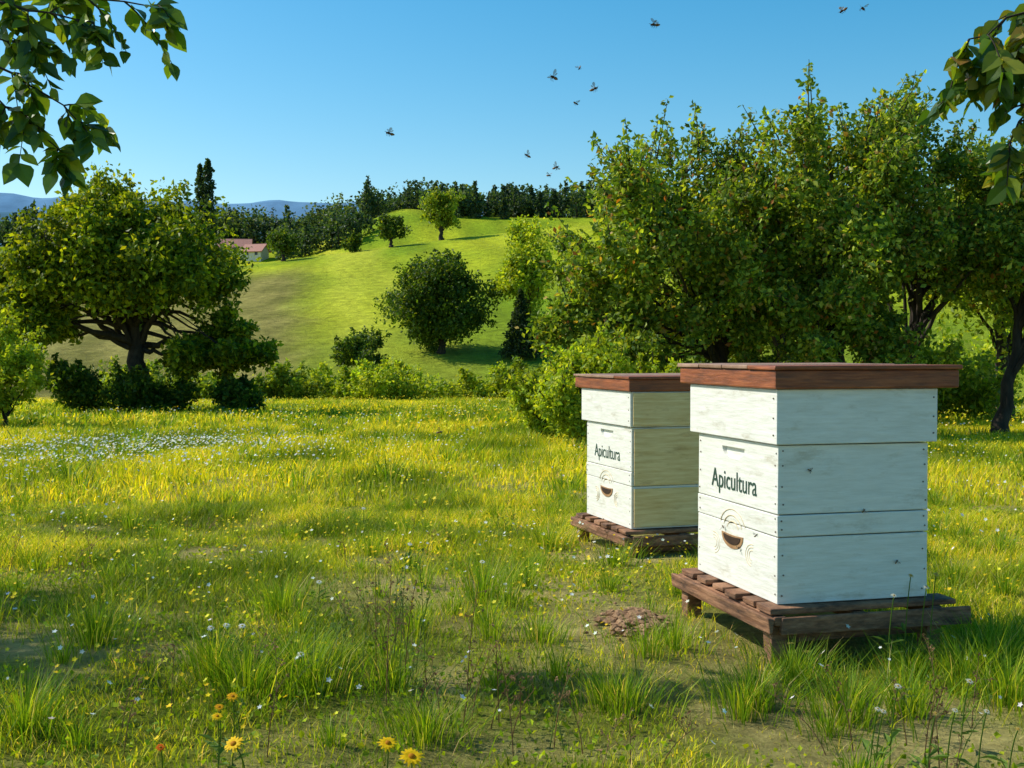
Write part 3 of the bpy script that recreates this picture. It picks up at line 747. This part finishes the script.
def weeds(x0, y0, n, hmax, spread, seed):
    rng = np.random.default_rng(seed); a = Acc()
    for i in range(n):
        x = x0 + rng.normal() * spread; y = y0 + rng.normal() * spread; z = g(x, y); h = hmax * rng.uniform(.5, 1)
        ex, ey = rng.normal(size=2) * .06
        path = bez((x, y, z), (x + ex * .2, y + ey * .2, z + h * .6), (x + ex, y + ey, z + h), 10)
        cc = np.array([.22, .13, .06]) * rng.uniform(.6, 1.4) if rng.uniform() < .6 else np.array([.14, .2, .04])
        v, f = tube(path, np.linspace(.0018, .0008, 10), 4); a.add(v, f, np.repeat(cc[None], len(v), axis=0))
        for k in range(7):
            q = path[rng.integers(4, 10)]; d = rng.normal(size=3) * .5 + np.array([0, 0, .7]); d /= np.linalg.norm(d); L = rng.uniform(.02, .05)
            v, f = tube([q, q + d * L * .6, q + d * L], [.0009, .0007, .0006], 4); a.add(v, f, np.repeat(cc[None], len(v), axis=0))
            v, f, c = quad_leaves(rng, np.repeat((q + d * L)[None], 4, 0) + rng.normal(size=(4, 3)) * .002, .009, np.repeat(cc[None] * 1.2, 4, 0), .7); a.add(v, f, c)
    link(a.obj('dry_weeds', [M_petal]))
weeds(-.38, 3.9, 14, .44, .12, 1); weeds(-.55, 4.2, 8, .32, .10, 2); weeds(-.2, 3.5, 10, .32, .10, 3); weeds(.25, 3.4, 10, .24, .2, 4); weeds(-.9, 3.5, 10, .24, .2, 5); weeds(1.1, 3.3, 12, .26, .2, 6); weeds(.0, 6.5, 14, .25, .7, 7); weeds(-1.5, 6.0, 14, .22, .6, 8)

# ------------------------------------------------------------------ dirt mound
rng = np.random.default_rng(5)
def clod(bm, c, r):
    ret = bmesh.ops.create_icosphere(bm, subdivisions=2, radius=r)
    ph = rng.uniform(0, 6, 3)
    for vv in ret['verts']:
        k = 1 + .22 * math.sin(vv.co.x / r * 3 + ph[0]) + .2 * math.sin(vv.co.y / r * 4 + ph[1]) + .15 * math.sin(vv.co.z / r * 5 + ph[2])
        vv.co = Vector((vv.co.x * k, vv.co.y * k, vv.co.z * k * .6)) + Vector(c)
bm = bmesh.new()
for i in range(330):
    a = rng.uniform(0, 6.28); r = abs(rng.normal()) * .078
    dx, dy = math.cos(a) * r * 1.15, math.sin(a) * r * 1.9
    clod(bm, (dx, dy, max(0, .036 - r * .22) + rng.uniform(-.008, .006)), rng.uniform(.005, .023) * (1 if r < .13 else .5))
me = bpy.data.meshes.new('dirt_mound'); bm.to_mesh(me); bm.free(); me.materials.append(M_soil)
o = bpy.data.objects.new('dirt_mound', me); o.location = (.49, 4.74, g(.49, 4.74) + .003); link(o)

# ------------------------------------------------------------------ hives
def box(name, b, mat, parent, bev=.004, jit=0.0, rng=RNG, shear=0):
    x0, x1, y0, y1, z0, z1 = b
    v = np.array([(x0, y0, z0), (x1, y0, z0), (x1, y1, z0), (x0, y1, z0), (x0, y0, z1), (x1, y0, z1), (x1, y1, z1), (x0, y1, z1)], float)
    if jit: v += rng.uniform(-jit, jit, v.shape)
    f = np.array([(0, 3, 2, 1), (4, 5, 6, 7), (0, 1, 5, 4), (1, 2, 6, 5), (2, 3, 7, 6), (3, 0, 4, 7)])
    o = npmesh(name, v, [f], None, [mat]); link(o, parent)
    if bev:
        m = o.modifiers.new('bevel', 'BEVEL'); m.width = bev; m.segments = 2
    return o

def profile_plate(name, outline, xpos, thick, mat, parent):
    n = len(outline)
    v = [(xpos, a, b) for a, b in outline] + [(xpos - thick, a, b) for a, b in outline]
    bm = bmesh.new(); vs = [bm.verts.new(p_) for p_ in v]
    bm.faces.new(vs[n:]); bm.faces.new(vs[:n][::-1])
    for i in range(n):
        j = (i + 1) % n; bm.faces.new((vs[i], vs[j], vs[n + j], vs[n + i]))
    bmesh.ops.recalc_face_normals(bm, faces=bm.faces)
    me = bpy.data.meshes.new(name); bm.to_mesh(me); bm.free(); me.materials.append(mat)
    o = bpy.data.objects.new(name, me); return link(o, parent)

def smile(cy, cz, w_, h_, sag=0.0, n=14):
    pts = []
    for i in range(n + 1):
        t = i / n; pts.append((cy - w_ / 2 + w_ * t, cz - sag * math.sin(math.pi * t)))
    for i in range(1, n):
        t = i / n; an = math.pi * t; pts.append((cy + w_ / 2 * math.cos(an), cz - h_ * math.sin(an) ** .9))
    return pts

def beehive(loc, rot, zb, sidemat, seed, txt):
    rng = np.random.default_rng(seed)
    root = empty('beehive', loc, rot)
    D = .70
    box('lower_box', (0, .60, 0, D, zb, zb + .236), M_white, root, .003, .0015, rng)
    box('middle_rim', (-.002, .602, -.002, D + .002, zb + .2390, zb + .315), M_white, root, .003, .001, rng)
    mi = box('brood_box', (0, .60, 0, D, zb + .3185, zb + .563), M_white, root, .003, .001, rng)
    box('honey_super', (-.014, .63, -.014, D + .055, zb + .567, zb + .762), M_white, root, .003, .001, rng)
    if sidemat is not M_white:
        box('side_board_lower', (.012, .588, -.012, -.0045, zb + .012, zb + .225), sidemat, root, .002)
        box('side_board_middle', (.012, .588, -.012, -.0045, zb + .243, zb + .555), sidemat, root, .002)
        box('side_board_upper', (.0, .618, -.026, -.0165, zb + .575, zb + .755), sidemat, root, .002)
    zl = zb + .764
    box('lid', (-.030, .705, -.035, .83, zl, zl + .066), M_lid, root, .006)
    for i in range(4):
        y0 = -.045 + i * .222
        box('lid_board_%d' % (i + 1), (-.038, .713, y0, y0 + .2195, zl + .0675, zl + .083), M_lidtop if i else M_lid, root, .004, .0015, rng)
    c2 = profile_plate('cut', smile(.37, zb + .530, .20, .045, .0), .016, .06, M_dark, root)
    m = mi.modifiers.new('recess', 'BOOLEAN'); m.operation = 'DIFFERENCE'; m.object = c2; m.solver = 'EXACT'
    bpy.context.view_layer.update()
    dg = bpy.context.evaluated_depsgraph_get()
    me = bpy.data.meshes.new_from_object(mi.evaluated_get(dg)); mi.modifiers.clear(); mi.data = me
    me.materials.clear(); me.materials.append(M_white)
    for p_ in me.polygons: p_.material_index = 0
    bpy.data.objects.remove(c2)
    profile_plate('entrance_rim', smile(.37, zb + .196, .190, .056, .004), .004, .0075, M_rim, root)
    profile_plate('entrance_slot', smile(.37, zb + .190, .150, .034, .004), -.0033, .0025, M_dark, root)
    a = Acc()
    for (cy, cz_, rr, a0, a1) in ((.200, zb + .140, .055, -80, 100), (.540, zb + .140, .055, 80, 260), (.37, zb + .205, .115, 20, 160)):
        for k in range(3):
            r = rr * (1 - .27 * k)
            pth = [(.0002 if cz_ + r * .75 * math.sin(q) < zb + .237 else -.0018, cy + r * math.cos(q), cz_ + r * .75 * math.sin(q)) for q in np.radians(np.linspace(a0, a1, 22))]
            a.add(*tube(pth, np.full(22, .0026), 5))
    link(a.obj('shell_ornament', [M_orn], True), root)
    bm = bmesh.new()
    def nail(p, ax):
        ret = bmesh.ops.create_cone(bm, cap_ends=True, segments=8, radius1=.003, radius2=.003, depth=.003)
        R = Matrix.Rotation(math.radians(90), 4, 'Y' if ax == 'x' else 'X')
        for vv in ret['verts']: vv.co = (R @ vv.co) + Vector(p)
    for zz in (.03, .10, .17, .26, .30, .35, .42, .49, .54):
        e_ = -.001 if not .238 < zz < .316 else -.003
        jj = lambda: rng.uniform(-.006, .006)
        nail((e_, .018 + jj(), zb + zz + jj()), 'x'); nail((.585 + jj(), e_, zb + zz + jj()), 'y'); nail((.018 + jj(), e_, zb + zz + jj()), 'y'); nail((e_, D - .02 + jj(), zb + zz + jj()), 'x')
    for zz in (.60, .66, .73): nail((-.015, .01, zb + zz), 'x'); nail((.612, -.015, zb + zz), 'y')
    me = bpy.data.meshes.new('nails'); bm.to_mesh(me); bm.free(); me.materials.append(M_nail); link(bpy.data.objects.new('nails', me), root)
    cu = bpy.data.curves.new('txt', 'FONT'); cu.body = txt; cu.size = .105; cu.extrude = .0006
    to = bpy.data.objects.new('txt', cu); link(to); bpy.context.view_layer.update()
    dg = bpy.context.evaluated_depsgraph_get(); me = bpy.data.meshes.new_from_object(to.evaluated_get(dg)); bpy.data.objects.remove(to)
    co = np.array([v.co[:] for v in me.vertices]); mn, mxx = co.min(0), co.max(0)
    sx = .40 / (mxx[0] - mn[0])
    for v in me.vertices:
        X = (v.co.x - mn[0]) * sx; Z = v.co.y
        v.co = (-.0016 - v.co.z, .565 - X, zb + .365 + Z * 1.0)
    me.materials.clear(); me.materials.append(M_text)
    link(bpy.data.objects.new('lettering', me), root)
    zt = zb - .002
    s = lambda nm, b, j=.005: box(nm, b, M_stand, root, .005, j, rng)
    s('deck_board_1', (-.055, .69, -.05, .06, zt - .022, zt), .003); s('deck_board_2', (-.050, .66, .085, .18, zt - .022, zt - .001), .003)
    s('deck_board_3', (-.06, .65, .22, .31, zt - .022, zt), .003); s('deck_board_4', (-.05, .66, .35, .45, zt - .022, zt), .003); s('deck_board_5', (-.055, .65, .50, .59, zt - .022, zt), .003); s('deck_board_6', (-.05, .66, .64, .76, zt - .022, zt), .003)
    s('beam_1', (-.045, .0, -.065, .80, zt - .062, zt - .027)); s('beam_2', (.27, .32, -.05, .78, zt - .062, zt - .027)); s('beam_3', (.58, .63, -.06, .80, zt - .062, zt - .027))
    s('side_plank', (-.070, -.050, -.075, .815, zt - .085, zt - .030))
    s('front_rail', (-.02, .735, -.076, -.054, zt - .088, zt - .030))
    for i, (lx, ly) in enumerate([(-.045, -.045), (-.045, .70), (.57, -.045), (.57, .70)]):
        s('leg_%d' % (i + 1), (lx, lx + .062, ly, ly + .062, -.06, zt - .065))
    s('cross_brace', (-.03, .62, .0, .02, zt - .135, zt - .10))
    return root
beehive((.94, 4.21, g(1.2, 4.5)), math.radians(14.5), .206 - g(1.2, 4.5), M_white, 1, 'Apicultura')
beehive((.66, 6.58, g(.9, 6.9)), math.radians(17), .12 - g(.9, 6.9), M_cream, 2, 'Apicultura')

# ------------------------------------------------------------------ bees
mb, nt, out = newmat('bee_body')
tc = N(nt, 'ShaderNodeTexCoord'); wv = N(nt, 'ShaderNodeTexWave'); wv.inputs['Scale'].default_value = 120; wv.bands_direction = 'X'
nt.links.new(tc.outputs['Object'], wv.inputs[0])
cr = N(nt, 'ShaderNodeValToRGB'); cr.color_ramp.elements[0].position = .4; cr.color_ramp.elements[0].color = (.02, .012, .006, 1); cr.color_ramp.elements[1].position = .6; cr.color_ramp.elements[1].color = (.35, .17, .04, 1)
nt.links.new(wv.outputs['Color'], cr.inputs[0]); p = N(nt, 'ShaderNodeBsdfPrincipled'); p.inputs['Roughness'].default_value = .5
nt.links.new(cr.outputs[0], p.inputs['Base Color']); nt.links.new(p.outputs[0], out.inputs[0])
mbd = surf('bee_dark', (.02, .014, .01), (.06, .04, .02), 300)
mw, nt, out = newmat('bee_wing')
p = N(nt, 'ShaderNodeBsdfPrincipled'); p.inputs['Base Color'].default_value = (.25, .22, .18, 1); p.inputs['Roughness'].default_value = .3
tr = N(nt, 'ShaderNodeBsdfTransparent'); mx = N(nt, 'ShaderNodeMixShader'); mx.inputs[0].default_value = .65
nt.links.new(tr.outputs[0], mx.inputs[1]); nt.links.new(p.outputs[0], mx.inputs[2]); nt.links.new(mx.outputs[0], out.inputs[0])
def make_bee():
    bm = bmesh.new()
    def ell(c, s, mi):
        r = bmesh.ops.create_uvsphere(bm, u_segments=14, v_segments=9, radius=1)
        for v in r['verts']:
            k = 1 - .35 * max(0, -v.co.x) if s[0] > .004 else 1
            v.co = Vector((v.co.x * s[0], v.co.y * s[1] * k, v.co.z * s[2] * k)) + Vector(c)
            for f in v.link_faces: f.material_index = mi; f.smooth = True
    ell((-.0058, 0, -.0008), (.0052, .0026, .0026), 0); ell((.0012, 0, .0002), (.0028, .0024, .0025), 1); ell((.0048, 0, -.0002), (.0015, .0019, .0018), 1)
    def poly(pts, mi):
        f = bm.faces.new([bm.verts.new(q) for q in pts]); f.material_index = mi
    for s in (-1, 1):
        poly([(.001, .0012 * s, .0022), (.0035, .006 * s, .0058), (.003, .0105 * s, .0085), (.0, .0118 * s, .009), (-.0025, .009 * s, .0068), (-.001, .004 * s, .0038)], 2)
        poly([(-.0003, .0012 * s, .0020), (-.002, .005 * s, .0042), (-.0035, .0078 * s, .0056), (-.0058, .0076 * s, .005), (-.0048, .0038 * s, .003)], 2)
        for k, xx in enumerate((.003, .001, -.001)):
            v, f = tube([(xx, .0018 * s, -.0012), (xx + .001 - .001 * k, .0042 * s, -.002), (xx - .0005 - .001 * k, .0052 * s, -.0055)], [.0004, .0003, .0002], 4)
            vs = [bm.verts.new(q) for q in v]
            for ff in f: bm.faces.new([vs[i] for i in ff]).material_index = 1
        v, f = tube([(.0058, .0006 * s, .0008), (.0072, .0015 * s, .002), (.0088, .002 * s, .0012)], [.0002, .0002, .0002], 4)
        vs = [bm.verts.new(q) for q in v]
        for ff in f: bm.faces.new([vs[i] for i in ff]).material_index = 1
    me = bpy.data.meshes.new('honey_bee'); bm.to_mesh(me); bm.free()
    for m in (mb, mbd, mw): me.materials.append(m)
    return me
bee = make_bee()
rng = np.random.default_rng(9)
for (bx_, by_, bz_) in [(.236, 2.0, 1.644), (.072, 2.1, 1.580), (.158, 2.3, 1.604), (.213, 3.8, 1.997), (.631, 2.3, 1.752), (.699, 2.4, 1.785), (-.225, 2.2, 1.501), (.035, 2.8, 1.559), (.103, 2.8, 1.531), (.111, 3.6, 1.630), (.182, 3.4, 1.803), (-.181, 3.0, .899), (1.064, 2.8, 1.737), (.80, 3.9, .50)]:
    o = bpy.data.objects.new('honey_bee', bee); o.location = (bx_, by_, bz_)
    o.rotation_euler = (rng.normal() * .5, rng.normal() * .4, rng.uniform(-1, 1) + (0 if rng.uniform() < .5 else math.pi)); link(o)
an = math.radians(14.5)
for (u_, z_) in ((.12, .68), (.335, .53), (.47, .34)):
    o = bpy.data.objects.new('honey_bee', bee)
    o.location = (.94 + math.cos(an) * u_ + math.sin(an) * .009, 4.21 + math.sin(an) * u_ - math.cos(an) * .009, z_)
    o.rotation_euler = (math.radians(90), rng.uniform(-1, 1), an); link(o)
for (v_, z_) in ((.30, .36), (.44, .42)):
    o = bpy.data.objects.new('honey_bee', bee)
    o.location = (.94 - math.sin(an) * v_ - math.cos(an) * .009, 4.21 + math.cos(an) * v_ - math.sin(an) * .009, z_)
    o.rotation_euler = (math.radians(90), rng.uniform(-1, 1), an - math.pi / 2); link(o)
